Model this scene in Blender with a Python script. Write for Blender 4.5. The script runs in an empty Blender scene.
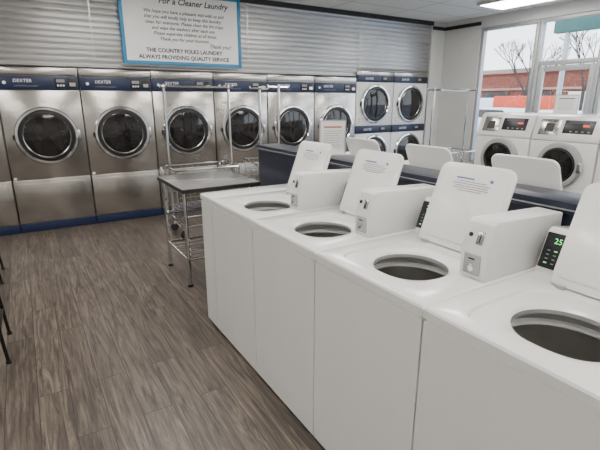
import bpy, bmesh, math, random
from mathutils import Vector, Matrix
random.seed(3)
SC=bpy.context.scene
COL=SC.collection

# ------------------------------------------------------------ materials
def nmat(name,col,rough=0.5,metal=0.0,var=0.06,scale=6.0,bump=0.0,stretch=(1,1,1),emit=None,estr=0,spec=None,coat=0):
    m=bpy.data.materials.new(name); m.use_nodes=True
    nt=m.node_tree; N=nt.nodes; L=nt.links
    p=N['Principled BSDF']
    p.inputs['Roughness'].default_value=rough
    p.inputs['Metallic'].default_value=metal
    if spec is not None: p.inputs['Specular IOR Level'].default_value=spec
    if coat: p.inputs['Coat Weight'].default_value=coat; p.inputs['Coat Roughness'].default_value=.12
    tc=N.new('ShaderNodeTexCoord'); mp=N.new('ShaderNodeMapping'); mp.inputs['Scale'].default_value=stretch
    nz=N.new('ShaderNodeTexNoise'); nz.inputs['Scale'].default_value=scale; nz.inputs['Detail'].default_value=4
    cr=N.new('ShaderNodeValToRGB')
    c=Vector(col)
    a=c*(1-var); b=c*(1+var)
    cr.color_ramp.elements[0].position=.3; cr.color_ramp.elements[0].color=(a[0],a[1],a[2],1)
    cr.color_ramp.elements[1].position=.7; cr.color_ramp.elements[1].color=(min(b[0],1),min(b[1],1),min(b[2],1),1)
    L.new(tc.outputs['Object'],mp.inputs['Vector']); L.new(mp.outputs['Vector'],nz.inputs['Vector'])
    L.new(nz.outputs['Fac'],cr.inputs['Fac']); L.new(cr.outputs['Color'],p.inputs['Base Color'])
    if bump:
        bp=N.new('ShaderNodeBump'); bp.inputs['Strength'].default_value=bump; bp.inputs['Distance'].default_value=.01
        L.new(nz.outputs['Fac'],bp.inputs['Height']); L.new(bp.outputs['Normal'],p.inputs['Normal'])
    if emit:
        p.inputs['Emission Color'].default_value=(*emit,1); p.inputs['Emission Strength'].default_value=estr
    return m

WHITE=nmat('white_enamel',(.78,.775,.755),.24,0,.012,coat=.5)
WHITE2=nmat('white_plastic',(.73,.725,.705),.32,0,.02)
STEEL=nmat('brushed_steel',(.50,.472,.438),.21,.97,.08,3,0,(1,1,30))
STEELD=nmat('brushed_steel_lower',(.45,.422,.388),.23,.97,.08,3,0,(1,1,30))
CHROME=nmat('chrome',(.70,.70,.70),.09,1,.02)
GALV=nmat('galvanised_sheet',(.58,.58,.575),.31,.95,.03,2,0,(1,1,1))
NAVY=nmat('navy_panel',(.009,.017,.055),.35,0,.1)
NAVYD=nmat('navy_laminate',(.007,.010,.026),.3,0,.15)
BLACK=nmat('black_plastic',(.010,.010,.012),.35,0,.1)
GASK=nmat('rubber_gasket',(.010,.010,.012),.4,0,.1)
DRUM=nmat('dark_drum_glass',(.014,.012,.012),.06,0,.4,8)
GREYP=nmat('grey_tub_plastic',(.38,.38,.37),.35,0,.05)
TUB=nmat('tub_steel',(.52,.51,.49),.28,.9,.08,10)
INK=nmat('ink_text',(.03,.03,.04),.6,0,.05)
INKG=nmat('grey_ink_text',(.24,.25,.27),.6,0,.05)
INKB=nmat('blue_ink_text',(.10,.18,.36),.6,0,.05)
INKW=nmat('white_print',(.8,.8,.8),.5,0,.02)
LED=nmat('green_led',(.05,.5,.1),.4,0,.02,emit=(.2,1,.25),estr=1.6)
LEDR=nmat('red_led',(.5,.05,.03),.4,0,.02,emit=(1,.12,.05),estr=.8)
PAPER=nmat('paper',(.84,.84,.82),.7,0,.02)
BLUEF=nmat('blue_frame',(.03,.22,.42),.5,0,.08)
TABLE=nmat('table_laminate',(.20,.195,.19),.22,.1,.1,12)
EDGE=nmat('table_edge_dark',(.02,.02,.022),.4)
WALLW=nmat('painted_wall',(.62,.62,.60),.6,0,.03,2,.05)
TRIMB=nmat('black_trim',(.012,.012,.014),.4)
ALU=nmat('aluminium_frame',(.42,.43,.43),.4,.3,.04)
REDP=nmat('red_print',(.50,.15,.12),.6)
ASPH=nmat('asphalt',(.26,.26,.27),.9,0,.15,30)
CONC=nmat('concrete_walk',(.50,.49,.47),.9,0,.1,8)
BRICK=nmat('brick_facade',(.24,.075,.05),.9,0,.2,3)
TAN=nmat('tan_facade',(.38,.26,.21),.9,0,.1,2)
ORANGE=nmat('orange_fascia',(.68,.08,.025),.6,0,.05)
TEAL=nmat('teal_sign',(.03,.11,.10),.5,0,.1)
CARW=nmat('car_white',(.75,.76,.78),.25,0,.02)
TYRE=nmat('tyre_rubber',(.02,.02,.02),.8)
BARK=nmat('tree_bark',(.07,.055,.045),.9,0,.2,12)
CHAIRM=nmat('chair_black_metal',(.02,.02,.022),.35,.5)

def floor_mat():
    m=bpy.data.materials.new('vinyl_wood_planks'); m.use_nodes=True
    nt=m.node_tree;N=nt.nodes;L=nt.links;p=N['Principled BSDF']
    tc=N.new('ShaderNodeTexCoord')
    mp=N.new('ShaderNodeMapping'); mp.inputs['Rotation'].default_value=(0,0,math.pi/2)
    L.new(tc.outputs['Object'],mp.inputs['Vector'])
    br=N.new('ShaderNodeTexBrick'); br.offset=.37; br.inputs['Scale'].default_value=1
    br.inputs['Brick Width'].default_value=1.22; br.inputs['Row Height'].default_value=.155
    br.inputs['Mortar Size'].default_value=.0022; br.inputs['Mortar Smooth'].default_value=.4
    br.inputs['Color1'].default_value=(.0,.0,.0,1); br.inputs['Color2'].default_value=(1,1,1,1); br.inputs['Mortar'].default_value=(.3,.3,.3,1)
    L.new(mp.outputs['Vector'],br.inputs['Vector'])
    mp2=N.new('ShaderNodeMapping'); mp2.inputs['Scale'].default_value=(30,1.9,1)
    L.new(tc.outputs['Object'],mp2.inputs['Vector'])
    add=N.new('ShaderNodeVectorMath'); add.operation='MULTIPLY_ADD'
    L.new(br.outputs['Color'],add.inputs[0]); add.inputs[1].default_value=(7,13,3)
    L.new(mp2.outputs['Vector'],add.inputs[2])
    n1=N.new('ShaderNodeTexNoise'); n1.inputs['Scale'].default_value=1.0; n1.inputs['Detail'].default_value=9; n1.inputs['Roughness'].default_value=.70; n1.inputs['Distortion'].default_value=1.4
    L.new(add.outputs[0],n1.inputs['Vector'])
    cr=N.new('ShaderNodeValToRGB'); e=cr.color_ramp.elements
    e[0].position=.35; e[0].color=(.026,.020,.016,1)
    e[1].position=.69; e[1].color=(.182,.147,.118,1)
    x=e.new(.5); x.color=(.086,.067,.053,1)
    L.new(n1.outputs['Fac'],cr.inputs['Fac'])
    mr=N.new('ShaderNodeMapRange'); mr.inputs[3].default_value=.74; mr.inputs[4].default_value=1.24
    L.new(br.outputs['Color'],mr.inputs[0])
    mx=N.new('ShaderNodeVectorMath'); mx.operation='SCALE'
    L.new(cr.outputs['Color'],mx.inputs[0]); L.new(mr.outputs[0],mx.inputs['Scale'])
    mo=N.new('ShaderNodeMix'); mo.data_type='RGBA'
    L.new(br.outputs['Fac'],mo.inputs['Factor']); L.new(mx.outputs[0],mo.inputs['A']); mo.inputs['B'].default_value=(.014,.011,.009,1)
    L.new(mo.outputs['Result'],p.inputs['Base Color'])
    p.inputs['Roughness'].default_value=.37
    bp=N.new('ShaderNodeBump'); bp.inputs['Strength'].default_value=.15; bp.inputs['Distance'].default_value=.004
    L.new(n1.outputs['Fac'],bp.inputs['Height']); L.new(bp.outputs['Normal'],p.inputs['Normal'])
    return m
def ceil_mat():
    m=bpy.data.materials.new('ceiling_tiles'); m.use_nodes=True
    nt=m.node_tree;N=nt.nodes;L=nt.links;p=N['Principled BSDF']
    tc=N.new('ShaderNodeTexCoord'); br=N.new('ShaderNodeTexBrick'); br.offset=0
    br.inputs['Scale'].default_value=1; br.inputs['Brick Width'].default_value=1.2; br.inputs['Row Height'].default_value=.6
    br.inputs['Mortar Size'].default_value=.012
    br.inputs['Color1'].default_value=(.84,.84,.83,1); br.inputs['Color2'].default_value=(.81,.81,.80,1); br.inputs['Mortar'].default_value=(.5,.5,.5,1)
    L.new(tc.outputs['Object'],br.inputs['Vector']); L.new(br.outputs['Color'],p.inputs['Base Color']); p.inputs['Roughness'].default_value=.8
    return m
def glass_mat():
    m=bpy.data.materials.new('window_glass'); m.use_nodes=True
    nt=m.node_tree;N=nt.nodes;L=nt.links
    for n in list(N):
        if n.type=='BSDF_PRINCIPLED': N.remove(n)
    t=N.new('ShaderNodeBsdfTransparent'); g=N.new('ShaderNodeBsdfGlossy'); g.inputs['Roughness'].default_value=.02
    t.inputs['Color'].default_value=(.96,.98,.98,1)
    mx=N.new('ShaderNodeMixShader'); mx.inputs[0].default_value=.035
    L.new(t.outputs[0],mx.inputs[1]); L.new(g.outputs[0],mx.inputs[2]); L.new(mx.outputs[0],N['Material Output'].inputs['Surface'])
    return m
def emis(name,col,s):
    m=bpy.data.materials.new(name); m.use_nodes=True
    p=m.node_tree.nodes['Principled BSDF']; p.inputs['Base Color'].default_value=(.9,.9,.9,1)
    p.inputs['Emission Color'].default_value=(*col,1); p.inputs['Emission Strength'].default_value=s
    return m
FLOOR=floor_mat(); CEIL=ceil_mat(); GLASS=glass_mat(); TUBE=emis('fluorescent_diffuser',(1,.965,.91),18.0)

# ------------------------------------------------------------ builder
class B:
    def __init__(s): s.V=[];s.F=[];s.FM=[];s.mats=[]
    def mi(s,m):
        if m not in s.mats: s.mats.append(m)
        return s.mats.index(m)
    def add(s,vs,fs,m):
        o=len(s.V); i=s.mi(m)
        s.V+= [tuple(v) for v in vs]
        for f in fs: s.F.append([o+k for k in f]); s.FM.append(i)
    def merge(s,bm,m):
        bmesh.ops.recalc_face_normals(bm,faces=bm.faces)
        bm.verts.index_update()
        s.add([v.co.copy() for v in bm.verts],[[v.index for v in f.verts] for f in bm.faces],m); bm.free()
    def box(s,x0,x1,y0,y1,z0,z1,m,bev=0,seg=2,M=None):
        bm=bmesh.new()
        bmesh.ops.create_cube(bm,size=1)
        for v in bm.verts:
            v.co=Vector(((x0+x1)/2+v.co.x*(x1-x0),(y0+y1)/2+v.co.y*(y1-y0),(z0+z1)/2+v.co.z*(z1-z0)))
        if bev: bmesh.ops.bevel(bm,geom=list(bm.edges),offset=bev,segments=seg,affect='EDGES',profile=.5)
        if M: bm.transform(M)
        s.merge(bm,m)
    def prism(s,pts,a0,a1,m,axis='y',bev=0,seg=2,M=None):
        bm=bmesh.new()
        def mk(p,a):
            if axis=='y': return (p[0],a,p[1])
            if axis=='x': return (a,p[0],p[1])
            return (p[0],p[1],a)
        A=[bm.verts.new(mk(p,a0)) for p in pts]; C=[bm.verts.new(mk(p,a1)) for p in pts]
        n=len(pts); bm.faces.new(A); bm.faces.new(list(reversed(C)))
        for i in range(n): bm.faces.new([A[i],C[i],C[(i+1)%n],A[(i+1)%n]])
        bmesh.ops.recalc_face_normals(bm,faces=bm.faces)
        if bev:
            bmesh.ops.bevel(bm,geom=[e for e in bm.edges if e.calc_face_angle(0)>.6],offset=bev,segments=seg,affect='EDGES',profile=.5)
        if M: bm.transform(M)
        s.merge(bm,m)
    def lathe(s,prof,c,axis,m,seg=48,close=False):
        ax=Vector(axis).normalized()
        u=ax.orthogonal().normalized(); w=ax.cross(u)
        c=Vector(c); vs=[];fs=[]
        for (r,h) in prof:
            for k in range(seg):
                a=2*math.pi*k/seg
                vs.append(c+ax*h+(u*math.cos(a)+w*math.sin(a))*max(r,1e-4))
        for i in range(len(prof)-1):
            for k in range(seg):
                k2=(k+1)%seg
                fs.append([i*seg+k,i*seg+k2,(i+1)*seg+k2,(i+1)*seg+k])
        s.add(vs,fs,m)
    def cyl(s,p0,p1,r,m,seg=12,cap=True):
        p0=Vector(p0);p1=Vector(p1);d=p1-p0;h=d.length
        pr=[(r,0),(r,h)]
        if cap: pr=[(0,0)]+pr+[(0,h)]
        s.lathe(pr,p0,d,m,seg)
    def tube(s,pts,r,m,seg=10,fil=0.04):
        P=[Vector(p) for p in pts]; Q=[P[0]]
        for i in range(1,len(P)-1):
            a,b,c=P[i-1],P[i],P[i+1]; f=min(fil,(a-b).length*.45,(c-b).length*.45)
            s0=b+(a-b).normalized()*f; s1=b+(c-b).normalized()*f
            for k in range(6):
                t=k/5; Q.append(s0*(1-t)**2+b*2*t*(1-t)+s1*t*t)
        Q.append(P[-1]); vs=[];fs=[]
        T0=(Q[1]-Q[0]).normalized(); u=T0.orthogonal().normalized()
        for i,q in enumerate(Q):
            T=((Q[min(i+1,len(Q)-1)]-Q[max(i-1,0)])).normalized()
            u=(u-T*u.dot(T)).normalized(); w=T.cross(u)
            for k in range(seg):
                a=2*math.pi*k/seg; vs.append(q+(u*math.cos(a)+w*math.sin(a))*r)
        for i in range(len(Q)-1):
            for k in range(seg):
                k2=(k+1)%seg; fs.append([i*seg+k,i*seg+k2,(i+1)*seg+k2,(i+1)*seg+k])
        fs.append(list(range(seg))[::-1]); fs.append([(len(Q)-1)*seg+k for k in range(seg)])
        s.add(vs,fs,m)
    def text(s,body,size,M,m,align='CENTER',shear=0,off=0):
        c=bpy.data.curves.new('t','FONT'); c.body=body; c.size=size; c.align_x=align; c.align_y='CENTER'; c.resolution_u=2; c.shear=shear; c.offset=off
        o=bpy.data.objects.new('t',c); COL.objects.link(o)
        bpy.context.view_layer.update()
        me=bpy.data.meshes.new_from_object(o.evaluated_get(bpy.context.evaluated_depsgraph_get()))
        me.transform(M)
        s.add([v.co.copy() for v in me.vertices],[list(p.vertices) for p in me.polygons],m)
        bpy.data.objects.remove(o); bpy.data.curves.remove(c); bpy.data.meshes.remove(me)
    def mesh(s,name):
        me=bpy.data.meshes.new(name); me.from_pydata(s.V,[],s.F); me.update()
        for m in s.mats: me.materials.append(m)
        me.polygons.foreach_set('material_index',s.FM)
        me.polygons.foreach_set('use_smooth',[True]*len(s.F))
        me.set_sharp_from_angle(angle=math.radians(24))
        me.update(); return me
    def obj(s,name,loc=(0,0,0),rz=0):
        return place(s.mesh(name),name,loc,rz)
def place(me,name,loc=(0,0,0),rz=0):
    o=bpy.data.objects.new(name,me); o.location=loc; o.rotation_euler=(0,0,math.radians(rz)); COL.objects.link(o); return o
def MY(x,y,z): return Matrix.Translation((x,y,z))@Matrix.Rotation(math.pi/2,4,'X')
def MX(x,y,z,lean=0): return Matrix.Translation((x,y,z))@Matrix.Rotation(lean,4,'Y')@Matrix.Rotation(-math.pi/2,4,'Z')@Matrix.Rotation(math.pi/2,4,'X')

# ------------------------------------------------------------ room shell
def shell(name,x0,x1,y0,y1,z0,z1,m,bev=0):
    b=B(); cx,cy,cz=(x0+x1)/2,(y0+y1)/2,(z0+z1)/2
    b.box(x0-cx,x1-cx,y0-cy,y1-cy,z0-cz,z1-cz,m,bev); return b.obj(name,(cx,cy,cz))
CH=3.0; RX=7.15; LX=-3.2; FY=-3.0; BY=7.2; DY=6.27
shell('floor',LX,RX+.12,FY,BY,-.1,0,FLOOR)
shell('ceiling',LX,RX+.12,FY,BY,CH,CH+.1,CEIL)
shell('wall_left',LX-.12,LX,FY,BY,0,CH,WALLW)
shell('wall_front',LX,RX,FY-.12,FY,0,CH,WALLW)
shell('wall_back',LX,RX,BY,BY+.12,0,CH,WALLW)
XS=5.075; XE=6.81
shell('wall_back_upper',LX,XS,DY+.055,DY+.15,1.985,CH,WALLW)
shell('wall_back_bulkhead',XS,XE,DY+.055,DY+.15,2.095,CH,WALLW)
shell('wall_back_return',XE,RX,DY,DY+.15,0,CH,WALLW)
def corr(x0,x1,z0,z1):
    b=B(); n=int((z1-z0)/.0677*14); vs=[];fs=[]
    for i in range(n+1):
        z=z0+(z1-z0)*i/n; y=DY+.036+.0125*math.cos(2*math.pi*z/.0677)
        vs+= [(x0,y,z),(x1,y,z)]
    for i in range(n): fs.append([2*i,2*i+1,2*i+3,2*i+2])
    b.add(vs,fs,GALV); return b
c1=corr(LX,XS,1.985,2.93); c2=corr(XS,XE,2.095,2.93)
c1.add(c2.V,c2.F,GALV)
for x in (-1.2,.9,3.0,5.1): c1.box(x-.004,x+.004,DY+.019,DY+.028,2.1,2.93,GALV)
c1.obj('trim_corrugated_panel')
shell('trim_1',LX,XE+.02,DY-.005,DY+.04,2.93,3.0,TRIMB)
shell('trim_2',RX-.02,RX,5.47,DY,2.86,2.92,TRIMB)
shell('trim_3',XE,RX-.02,DY-.015,DY,2.86,2.92,TRIMB)
shell('wall_right',RX,RX+.14,5.47,BY,0,CH,WALLW)
shell('wall_right_header',RX,RX+.14,FY,5.47,2.82,CH,WALLW)
shell('wall_right_sill',RX,RX+.14,4.41,5.47,0,.45,WALLW)
shell('wall_right_knee',RX,RX+.14,FY,3.41,0,.45,WALLW)
def window(name,y0,y1,z0,z1,trans=None,door=False):
    b=B(); t=.055; xa,xb=.02,.11; H=z1-z0; W=y1-y0
    b.box(xa,xb,0,t,0,H,ALU,.004); b.box(xa,xb,W-t,W,0,H,ALU,.004)
    b.box(xa,xb,t,W-t,H-t,H,ALU,.004); b.box(xa,xb,t,W-t,0,t,ALU,.004)
    if trans: b.box(xa,xb,t,W-t,trans,trans+.07,ALU,.004)
    if door:
        s=.08; a,c=t+.01,W-t-.01; zt=trans-.01
        b.box(xa+.02,xb-.02,a,a+s,.06,zt,ALU,.004); b.box(xa+.02,xb-.02,c-s,c,.06,zt,ALU,.004)
        b.box(xa+.02,xb-.02,a+s,c-s,zt-s,zt,ALU,.004); b.box(xa+.02,xb-.02,a+s,c-s,.06,.25,ALU,.004)
        b.tube([(xa+.02,a+.12,1.05),(xa-.04,a+.12,1.05),(xa-.04,c-.12,1.05),(xa+.02,c-.12,1.05)],.014,CHROME)
    b.box(.06,.066,t,W-t,t,H-t,GLASS)
    b.obj(name,(RX,y0,z0))
window('window_1',4.405,5.465,.452,2.818)
window('door_1',3.415,4.395,0,2.818,2.12,True)
window('window_2',2.1,3.405,.452,2.818); window('window_3',.6,2.09,.452,2.818); window('window_4',-1.0,.59,.452,2.818); window('window_5',-2.99,-1.01,.452,2.818)

def troffer(loc,rz=0):
    b=B(); b.box(-.6,.6,-.3,.3,-.05,-.001,WHITE2,.004); b.box(-.56,.56,-.26,.26,-.056,-.049,TUBE)
    b.obj('ceiling_light',loc,rz)
for x in (-1.6,1.0,3.6):
    for y in (-1.6,.8,3.0,4.9): troffer((x,y,CH))
troffer((6.35,4.15,CH),90); troffer((6.0,1.5,CH),90); troffer((6.0,-1.3,CH),90)

# ------------------------------------------------------------ dryers (wall bank)
def door_round(b,x,z,r,y=0,seg=56):
    c=(x,y,z); ax=(0,-1,0)
    b.lathe([(r,0),(r,.028),(r*.97,.042),(r*.90,.044),(r*.875,.034),(r*.87,.025)],c,ax,CHROME,seg)
    b.lathe([(r*.875,.026),(r*.86,.036),(r*.79,.040),(r*.77,.03),(r*.765,.018)],c,ax,GASK,seg)
    b.lathe([(r*.77,.022),(r*.745,.026),(r*.73,.022)],c,ax,STEELD,seg)
    b.lathe([(r*.74,.020),(r*.5,.030),(r*.25,.036),(0,.038)],c,ax,DRUM,seg)
def dryer_mesh():
    b=B(); w=.865; H=1.965
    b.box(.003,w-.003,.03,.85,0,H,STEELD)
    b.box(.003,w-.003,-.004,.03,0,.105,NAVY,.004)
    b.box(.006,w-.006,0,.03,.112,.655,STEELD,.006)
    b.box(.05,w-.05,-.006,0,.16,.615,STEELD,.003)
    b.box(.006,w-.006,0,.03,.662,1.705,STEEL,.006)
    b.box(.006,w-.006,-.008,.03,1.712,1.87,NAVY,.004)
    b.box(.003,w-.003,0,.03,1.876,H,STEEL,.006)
    b.box(.60,.73,-.014,-.006,1.735,1.85,BLACK,.003)
    b.box(.745,.84,-.014,-.006,1.735,1.85,BLACK,.003)
    b.box(.62,.71,-.016,-.012,1.80,1.835,INKG); 
    for k in range(3): b.box(.625+k*.03,.643+k*.03,-.017,-.012,1.755,1.775,INKW)
    b.box(.76,.825,-.016,-.012,1.755,1.80,STEEL)
    b.text('DEXTER',.052,MY(.27,-.0095,1.812),INKW,shear=.15)
    b.text('COMMERCIAL LAUNDRY',.022,MY(.30,-.0095,1.755),INKG)
    b.lathe([(.018,.0),(.018,.006),(0,.008)],(.09,-.008,1.79),(0,-1,0),INKW,16)
    door_round(b,w/2+.01,1.175,.345)
    b.box(w/2+.345,w/2+.372,-.035,0,1.11,1.24,CHROME,.006)
    b.box(w/2-.352,w/2-.318,-.04,0,1.14,1.20,BLACK,.008)
    b.box(.02,.05,-.006,0,.665,.69,INKW)
    return b.mesh('dryer')
dm=dryer_mesh()
P=.87
for i in range(-3,6):
    place(dm,'tumble_dryer',(.25+P*i-.4325,DY,0))
def stack_mesh():
    b=B(); w=.865; H=2.075
    b.box(.003,w-.003,.03,.85,0,H,STEELD)
    b.box(.003,w-.003,-.004,.03,0,.09,NAVY,.004)
    b.box(.006,w-.006,0,.03,.095,1.01,WHITE2,.006); b.box(.006,w-.006,-.008,.03,1.015,1.145,NAVY,.004)
    b.box(.006,w-.006,0,.03,1.15,1.895,WHITE2,.006); b.box(.006,w-.006,-.008,.03,1.90,2.01,NAVY,.004)
    b.box(.003,w-.003,0,.03,2.015,H,STEEL,.005)
    for zz in (1.04,1.915):
        b.box(.56,.82,-.014,-.006,zz,zz+.08,BLACK,.003); b.box(.6,.68,-.017,-.01,zz+.03,zz+.065,INKG)
        b.text('DEXTER',.05,MY(.28,-.0095,zz+.04),INKW,shear=.15)
    door_round(b,w/2,1.525,.335); door_round(b,w/2,.65,.335)
    for z in (1.525,.65): b.box(w/2-.345,w/2-.31,-.04,0,z-.04,z+.04,BLACK,.008)
    b.box(.02,.13,-.003,0,1.17,1.32,PAPER)
    for k in range(4): b.box(.03,.12,-.004,-.002,1.19+k*.03,1.20+k*.03,INKG)
    return b.mesh('stack_dryer')
sm=stack_mesh()
for i in (6,7): place(sm,'stacked_tumble_dryer',(.25+P*i-.4325,DY,0))

# ------------------------------------------------------------ notice board
b=B(); x0,x1,z0,z1=1.28,2.83,2.09,2.915; y=DY-.012
b.box(x0,x1,y,y+.02,z0,z1,PAPER)
f=.045
b.box(x0-f,x0,y-.012,y+.02,z0-f,z1+f,BLUEF,.004); b.box(x1,x1+f,y-.012,y+.02,z0-f,z1+f,BLUEF,.004)
b.box(x0,x1,y-.012,y+.02,z0-f,z0,BLUEF,.004); b.box(x0,x1,y-.012,y+.02,z1,z1+f,BLUEF,.004)
cx=(x0+x1)/2; ty=y-.002
b.text('For a Cleaner Laundry',.104,MY(cx+.15,ty,2.83),INK,shear=.3,off=.002)
LN=['We hope you have a pleasant visit with us and','that you will kindly help to keep this laundry','clean for everyone. Please clean the lint traps','and wipe the washers after each use.','Please supervise children at all times.','Thank you for your business.']
for i,l in enumerate(LN): b.text(l,.058,MY(cx+(.0 if i%2 else .02),ty,2.70-i*.066),INK,shear=.25,off=.0008)
b.text('Thank you!',.07,MY(x1-.28,ty,2.31),INK,shear=.35,off=.001)
b.text('THE COUNTRY FOLKS LAUNDRY',.070,MY(cx,ty,2.225),INK,off=.0022)
b.text('ALWAYS PROVIDING QUALITY SERVICE',.070,MY(cx,ty,2.142),INK,off=.0022)
b.obj('framed_notice_board')

# ------------------------------------------------------------ top-load washers
def ring_r(th,a,bb,n):
    return (abs(math.cos(th)/a)**n+abs(math.sin(th)/bb)**n)**(-1/n)
WD=.775; WW=.612; WH=.974
def shell_loops(b,W,D,H,ox,oy,hole=True):
    xs=[0,D]; ys=[0,W]
    ths=sorted(set([2*math.pi*k/64 for k in range(64)]+[math.atan2(yy-oy,xx-ox)%(2*math.pi) for xx in xs for yy in ys]))
    n=len(ths)
    def rect(ins,z):
        out=[]
        for t in ths:
            c,s_=math.cos(t),math.sin(t); d=1e9
            if c>1e-9: d=min(d,(D-ins-ox)/c)
            if c<-1e-9: d=min(d,(ins-ox)/c)
            if s_>1e-9: d=min(d,(W-ins-oy)/s_)
            if s_<-1e-9: d=min(d,(ins-oy)/s_)
            out.append((ox+c*d,oy+s_*d,z))
        return out
    def sup(a,bb,nn,z): return [(ox+math.cos(t)*ring_r(t,a,bb,nn),oy+math.sin(t)*ring_r(t,a,bb,nn),z) for t in ths]
    def loops(Ls,m):
        vs=[v for l in Ls for v in l]; fs=[]
        for i in range(len(Ls)-1):
            for k in range(n):
                k2=(k+1)%n; fs.append([i*n+k,i*n+k2,(i+1)*n+k2,(i+1)*n+k])
        b.add(vs,fs,m)
    outer=[rect(.0,0.015),rect(.0,H-.052),rect(.006,H-.049),rect(.006,H-.043),rect(-.003,H-.040),rect(-.003,H-.012),rect(.001,H-.004),rect(.010,H)]
    if not hole:
        loops(outer+[sup(.01,.01,2,H)],WHITE); return
    loops(outer+[sup(.205,.222,7,H),sup(.199,.216,7,H-.009),sup(.174,.184,3,H-.010),sup(.154,.159,2.3,H-.014),sup(.146,.151,2,H-.022)],WHITE)
    loops([sup(.1465,.1515,2,H-.022),sup(.146,.151,2,H-.036),sup(.150,.155,2,H-.04)],GREYP)
def washer_mesh(lean=15):
    b=B(); ox,oy=.256,WW/2; H=WH
    shell_loops(b,WW,WD,H,ox,oy)
    c=(ox,oy,0)
    b.lathe([(.149,H-.038),(.178,H-.045),(.19,H-.06),(.192,H-.075)],c,(0,0,1),GREYP,48)
    b.lathe([(.190,H-.074),(.175,H-.078),(.172,H-.088),(.19,H-.095)],c,(0,0,1),WHITE2,48)
    b.lathe([(.19,H-.09),(.222,H-.10),(.222,H-.38),(.19,H-.41),(0,H-.40)],c,(0,0,1),TUB,48)
    b.lathe([(.12,H-.40),(.07,H-.38),(.045,H-.34),(.035,H-.22),(.02,H-.205),(0,H-.203)],c,(0,0,1),GREYP,24)
    b.box(.02,WD-.02,.02,WW-.02,0,.02,BLACK)
    lw,ll=.380,.376; y0=.125; hx=.50
    R=.045; pts=[]
    def arc(cx,cz,r,a0,a1):
        for k in range(7):
            a=math.radians(a0+(a1-a0)*k/6); pts.append((cx+r*math.cos(a),cz+r*math.sin(a)))
    arc(y0+.004+R,ll-R,R,180,90); arc(y0+lw-.004-R,ll-R,R,90,0); arc(y0+lw-.02,.02,.02,0,-90); arc(y0+.02,.02,.02,270,180)
    M=Matrix.Translation((hx,0,H+.006))@Matrix.Rotation(math.radians(lean),4,'Y')
    b.prism(pts,0,.017,WHITE,'x',bev=.006,M=M)
    cy=y0+lw/2; q=[(cy+(p[0]-cy)*.91,.03+(p[1])*.87) for p in pts]
    b.prism(q,-.004,.002,WHITE,'x',bev=.002,M=M)
    for k,wd in enumerate((.15,.19,.17,.18,.12)):
        b.box(-.0052,-.0038,cy-wd/2,cy+wd/2,ll-.080-k*.010,ll-.077-k*.010,INKG,M=M)
    b.box(-.0052,-.0038,cy-.10,cy-.085,ll-.070,ll-.058,INKB,M=M); b.box(-.0052,-.0038,cy-.01,cy+.08,ll-.068,ll-.061,INKB,M=M)
    for yy in (y0+.03,y0+lw-.06): b.box(hx-.01,hx+.025,yy,yy+.03,H-.002,H+.014,GREYP,.003)
    cxb=.592
    b.prism([(cxb-.006,H-.003),(cxb,H+.02),(cxb+.048,H+.155),(cxb+.068,H+.165),(WD-.002,H+.15),(WD-.002,H-.003)],.122,WW-.004,WHITE,'y',bev=.006)
    ang=math.atan2(.048,.135); Mc=Matrix.Translation((cxb,0,H+.02))@Matrix.Rotation(ang,4,'Y')
    b.box(-.006,.004,.36,WW-.010,.000,.136,BLACK,.003,M=Mc)
    b.box(-.009,-.005,WW-.100,WW-.022,.085,.124,GASK,M=Mc)
    def MP(y,z): return Mc@MX(-.0098,y,z)
    b.text('25',.030,MP(WW-.060,.105),LED)
    for r in range(4):
        for c_ in range(3):
            b.box(-.0085,-.005,WW-.04-c_*.026,WW-.030-c_*.026,.018+r*.016,.022+r*.016,INKG if (r+c_)%4 else LED,M=Mc)
    bx0,bx1=.008,.118
    b.prism([(.314,H-.002),(.310,H+.11),(.338,H+.205),(.352,H+.217),(WD-.004,H+.200),(WD-.004,H-.002)],bx0,bx1,WHITE2,'y',bev=.007)
    yc=(bx0+bx1)/2
    b.box(.305,.315,yc-.034,yc+.034,H+.018,H+.094,GREYP,.003)
    b.lathe([(.014,0),(.014,.006),(.010,.008),(0,.008)],(.307,yc,H+.045),(-1,0,0),CHROME,20)
    b.box(.302,.307,yc-.012,yc+.012,H+.076,H+.081,BLACK)
    Mf=Matrix.Translation((.310,0,H+.11))@Matrix.Rotation(math.atan2(.028,.095),4,'Y')
    b.box(-.004,.002,yc-.028,yc-.002,.022,.070,STEEL,.002,M=Mf); b.box(-.0055,-.003,yc-.017,yc-.014,.03,.062,BLACK,M=Mf)
    b.lathe([(.008,0),(.008,.004),(0,.004)],(.325,yc+.026,H+.16),(-1,0,.27),BLACK,14)
    return b.mesh('top_load_washer')
wm=washer_mesh(20); wm2=washer_mesh(24)
WX=1.0
for i in range(-1,4):
    place(wm,'top_load_washer',(WX,.25+.62*i+.004,0))
b=B(); shell_loops(b,.195,WD,WH,.39,.0975,False); b.obj('end_filler_cabinet',(WX,2.734,0))
for i in range(-2,3):
    yc=1.33+.65*i
    place(wm2,'top_load_washer',(2.82,yc+WW/2,0),180)

b=B()
b.box(1.80,2.00,-.5,3.62,0,1.165,NAVYD,.004); b.box(1.785,2.015,-.52,3.64,1.166,1.21,NAVYD,.006)
b.box(1.783,1.7855,-.5,3.62,1.178,1.184,INKG)
b.obj('utility_bulkhead')

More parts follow.
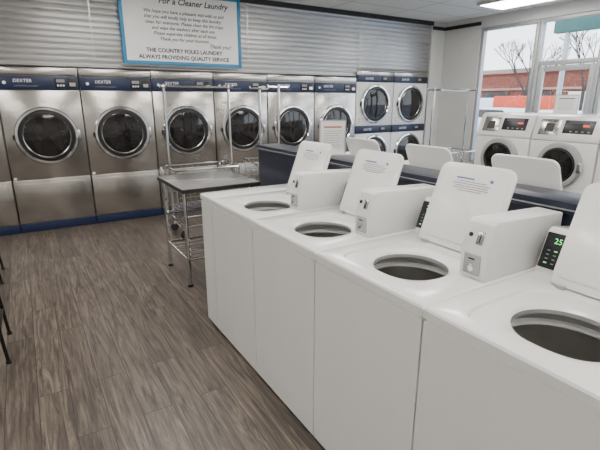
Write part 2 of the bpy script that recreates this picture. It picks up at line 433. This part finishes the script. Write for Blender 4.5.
# ------------------------------------------------------------ table
b=B(); X0,X1,Y0,Y1,TH=1.03,1.74,3.47,4.25,.90
b.box(X0,X1,Y0,Y1,TH-.006,TH,TABLE,.002); b.box(X0+.001,X1-.001,Y0+.001,Y1-.001,TH-.035,TH-.006,EDGE)
L_=[(X0+.05,Y0+.12),(X1-.05,Y0+.12),(X1-.05,Y1-.05),(X0+.05,Y1-.05)]
for x,y in L_:
    b.cyl((x,y,.0),(x,y,TH-.035),.018,CHROME); b.cyl((x,y,0),(x,y,.02),.024,BLACK)
for z in (.25,.55):
    for i in range(4):
        a,c=L_[i],L_[(i+1)%4]; b.cyl((*a,z),(*c,z),.012,CHROME)
for k in range(1,6):
    y=Y0+.12+(Y1-Y0-.17)*k/6; b.cyl((X0+.05,y,.25),(X1-.05,y,.25),.006,CHROME,8)
b.obj('folding_table')

# ------------------------------------------------------------ carts
def cart_mesh(w=.78,d=.5,H=1.77):
    b=B(); x0,x1,y0,y1=-w/2,w/2,-d/2,d/2
    for x in (x0+.06,x1-.06):
        for y in (y0+.05,y1-.05):
            b.lathe([(0,-.012),(.045,-.012),(.05,0),(.045,.012),(0,.012)],(x,y,.05),(0,1,0),TYRE,20)
            b.cyl((x,y,.05),(x,y,.14),.008,CHROME)
    for z in (.14,.82):
        i=.04 if z<.5 else 0
        c=[(x0+i,y0+i,z),(x1-i,y0+i,z),(x1-i,y1-i,z),(x0+i,y1-i,z)]
        b.tube(c+[c[0],],.011,CHROME)
    def wire(p,q): b.tube([p,q],.003,CHROME,6)
    nx=11; ny=7; zb=.34; i=.03
    for k in range(nx+1):
        t=k/nx; xa=x0+w*t; xb=x0+i+(w-2*i)*t
        wire((xa,y0,.82),(xb,y0+i,zb)); wire((xa,y1,.82),(xb,y1-i,zb)); wire((xb,y0+i,zb),(xb,y1-i,zb))
    for k in range(ny+1):
        t=k/ny; ya=y0+d*t; yb=y0+i+(d-2*i)*t
        wire((x0,ya,.82),(x0+i,yb,zb)); wire((x1,ya,.82),(x1-i,yb,zb)); wire((x0+i,yb,zb),(x1-i,yb,zb))
    for z,j in ((.66,.01),(.5,.02)):
        c=[(x0+j,y0+j,z),(x1-j,y0+j,z),(x1-j,y1-j,z),(x0+j,y1-j,z)]; b.tube(c+[c[0]],.004,CHROME,6)
    for x in (x0,x1):
        for y in (y0+.03,y1-.03): b.tube([(x,y,.14),(x,y,.82)],.008,CHROME)
    b.tube([(x0,0,.14),(x0,0,H),],.017,CHROME); b.tube([(x1,0,.14),(x1,0,H)],.017,CHROME)
    b.tube([(x0-.03,0,H-.03),(x1+.03,0,H-.03)],.016,CHROME)
    for x in (x0,x1): b.tube([(x,-.13,H-.0),(x,-.13,H-.03),(x,.13,H-.03),(x,.13,H)],.012,CHROME)
    return b.mesh('cart')
cm=cart_mesh()
place(cm,'laundry_cart',(1.81,5.2,0)); place(cm,'laundry_cart',(2.72,5.15,0),80); place(cm,'laundry_cart',(5.68,4.75,0))

# ------------------------------------------------------------ front-load washers (facing -X)
def fl_mesh():
    b=B(); w=.77; d=.70; H=1.43
    b.box(0,d,.004,w-.004,.15,1.13,WHITE,.008); b.box(.03,d,.01,w-.01,0,.15,BLACK)
    b.prism([(0,1.135),(.0,1.17),(.09,H-.02),(.13,H),(d,H),(d,1.135)],.002,w-.002,WHITE,'y',bev=.008)
    a=math.atan2(.09,.24); Mc=Matrix.Translation((0,0,1.17))@Matrix.Rotation(a,4,'Y')
    b.box(-.006,.004,.09,.42,.06,.215,BLACK,.003,M=Mc)
    b.box(-.009,-.004,.14,.21,.14,.165,LEDR,M=Mc)
    for k in range(4): b.box(-.009,-.004,.12+k*.065,.145+k*.065,.075,.09,INKG,M=Mc)
    b.box(-.004,.004,.46,.70,.03,.225,STEEL,.003,M=Mc)
    b.box(-.009,-.004,.53,.63,.07,.17,BLACK,M=Mc)
    b.text('DEXTER',.045,Mc@MX(-.0095,.58,.20),INKG)
    for k in range(3): b.box(-.009,-.004,.14,.38,.18+k*.010,.183+k*.010,INKG,M=Mc)
    c=(0,w/2,.86); ax=(-1,0,0); r=.265
    b.lathe([(r,0),(r,.03),(r*.94,.05),(r*.80,.055),(r*.74,.04)],c,ax,GREYP,48)
    b.lathe([(r*.78,.046),(r*.70,.052),(r*.66,.035)],c,ax,GASK,48)
    b.lathe([(r*.68,.036),(r*.4,.048),(0,.055)],c,ax,DRUM,48)
    b.box(-.07,0,w/2-.28,w/2-.23,.80,.92,CHROME,.01)
    b.box(-.006,0,.08,w-.08,.22,.50,WHITE2,.004)
    return b.mesh('front_load_washer')
fm=fl_mesh()
for i in range(-3,2):
    place(fm,'front_load_washer',(5.30,3.18+(i-1)*.78,0))

def sign(name,loc,w,h,rz,hdr):
    b=B(); b.box(-w/2,w/2,-.05,.05,0,.006,INKW); b.box(-w/2,w/2,-.004,.004,.006,h,PAPER,.002)
    f=.008
    b.box(-w/2-f,-w/2,-.007,.007,0,h,ALU); b.box(w/2,w/2+f,-.007,.007,0,h,ALU); b.box(-w/2-f,w/2+f,-.007,.007,h,h+f,ALU)
    for k in range(8): b.box(-w*.36,w*.36*(1-.25*(k%3)/2),-.006,-.0045,h*.70-k*h*.07,h*.712-k*h*.07,INKG)
    b.box(-w*.36,w*.36,-.006,-.0045,h*.80,h*.85,hdr)
    b.obj(name,loc,rz)
sign('sign_holder',(1.93,2.66,1.2105),.18,.24,-28,REDP)
sign('sign_holder',(5.75,3.05,1.4305),.24,.22,-60,INK)

def chair(loc,rz):
    b=B()
    for sx in (-1,1):
        b.tube([(sx*.21,-.22,0),(sx*.21,-.19,.44),(sx*.21,.20,.44),(sx*.21,.26,0)],.011,CHAIRM,fil=.05)
        b.tube([(sx*.20,.18,.44),(sx*.20,.28,.86)],.011,CHAIRM)
        for y in (-.22,.26): b.cyl((sx*.21,y,0),(sx*.21,y,.015),.016,TYRE)
    b.tube([(-.21,-.205,.2),(.21,-.205,.2)],.008,CHAIRM); b.tube([(-.21,.235,.2),(.21,.235,.2)],.008,CHAIRM)
    b.tube([(-.20,.28,.86),(.20,.28,.86)],.011,CHAIRM)
    b.box(-.22,.22,-.22,.21,.448,.485,CHAIRM,.012)
    b.box(-.20,.20,.225,.25,.60,.86,CHAIRM,.008)
    b.obj('metal_chair',loc,rz)
chair((-.50,3.25,0),90); chair((-.57,4.75,0),90)

# ------------------------------------------------------------ exterior
shell('parking_lot',RX+2.4,90,-40,70,-.3,-.2,ASPH)
shell('sidewalk',RX+.14,RX+2.4,-20,40,-.3,-.06,CONC)
b=B(); b.box(42,54,4,60,-.2,4.3,BRICK); b.box(41.7,42,4,60,4.1,4.5,TAN)
for k in range(12): b.box(41.9,42.02,6+k*4.4,9+k*4.4,.3,2.3,PAPER if k%3==0 else DRUM)
b.box(41.8,42.0,4,60,2.5,2.7,TAN)
b.obj('shop_building')
b=B(); b.box(24,26.2,13.8,17,.5,1.8,ORANGE,.06); b.box(24.1,26.1,17.05,18.8,.4,1.7,CARW,.12)
for y in (14.4,16.3,18.2):
    for x in (24.05,25.9): b.lathe([(0,-.15),(.42,-.15),(.45,0),(.42,.15),(0,.15)],(x+.05,y,.25),(1,0,0),TYRE,24)
b.obj('orange_truck')
def car(loc,rz,m):
    b=B()
    b.prism([(-2.2,.3),(-2.2,.8),(-1.5,.95),(-.9,1.4),(.8,1.42),(1.5,.98),(2.2,.85),(2.25,.3)],-.85,.85,m,'y',bev=.08)
    b.prism([(-1.35,.95),(-.85,1.33),(.75,1.35),(1.3,.98)],-.87,.87,DRUM,'y')
    for x in (-1.4,1.4):
        for y in (-.82,.82): b.lathe([(0,-.1),(.31,-.1),(.33,0),(.31,.1),(0,.1)],(x,y,.33),(0,1,0),TYRE,24)
    b.obj('parked_car',loc,rz)
car((17,9.2,-.2),70,CARW); car((20,13.6,-.2),80,CARW)
def tree(loc):
    b=B()
    def branch(p,d,l,r,n):
        q=p+d*l; b.tube([p,q],r,BARK,6)
        if n:
            for k in range(3):
                v=(d+Vector((random.uniform(-.7,.7),random.uniform(-.7,.7),random.uniform(-.1,.5)))).normalized()
                branch(q,v,l*.72,r*.62,n-1)
    branch(Vector((0,0,0)),Vector((0,0,1)),2.4,.13,5)
    b.obj('bare_tree',loc)
tree((38,19,-.2)); tree((36,29,-.2)); tree((39,24.5,-.2))
b=B(); b.box(0,.2,0,2.0,3.3,4.1,TEAL,.02)
for y in (.3,1.7): b.cyl((.1,y,0),(.1,y,3.4),.06,ALU)
b.obj('street_sign',(11,4.4,-.2))

# ------------------------------------------------------------ world, sun, camera
w=bpy.data.worlds.new('World'); SC.world=w; w.use_nodes=True
N=w.node_tree.nodes; L=w.node_tree.links; bg=N['Background']
tc=N.new('ShaderNodeTexCoord'); sx=N.new('ShaderNodeSeparateXYZ'); cr=N.new('ShaderNodeValToRGB')
cr.color_ramp.elements[0].position=.0; cr.color_ramp.elements[0].color=(.88,.90,.93,1)
cr.color_ramp.elements[1].position=.6; cr.color_ramp.elements[1].color=(.50,.64,.88,1)
L.new(tc.outputs['Generated'],sx.inputs[0]); L.new(sx.outputs['Z'],cr.inputs['Fac']); L.new(cr.outputs['Color'],bg.inputs['Color'])
bg.inputs['Strength'].default_value=4.8
sl=bpy.data.lights.new('sun','SUN'); sl.energy=2.5; sl.angle=.05; sl.color=(1,.95,.88)
so=bpy.data.objects.new('sun',sl); so.rotation_euler=(math.radians(50),0,math.radians(-60)); COL.objects.link(so)

cam=bpy.data.cameras.new('camera'); co=bpy.data.objects.new('camera',cam); COL.objects.link(co)
cam.sensor_width=36; cam.lens=440/600*36; cam.clip_start=.02; cam.clip_end=300
co.location=(0,0,1.6); co.rotation_euler=(math.radians(90-15.9),0,math.radians(-31.8))
SC.camera=co
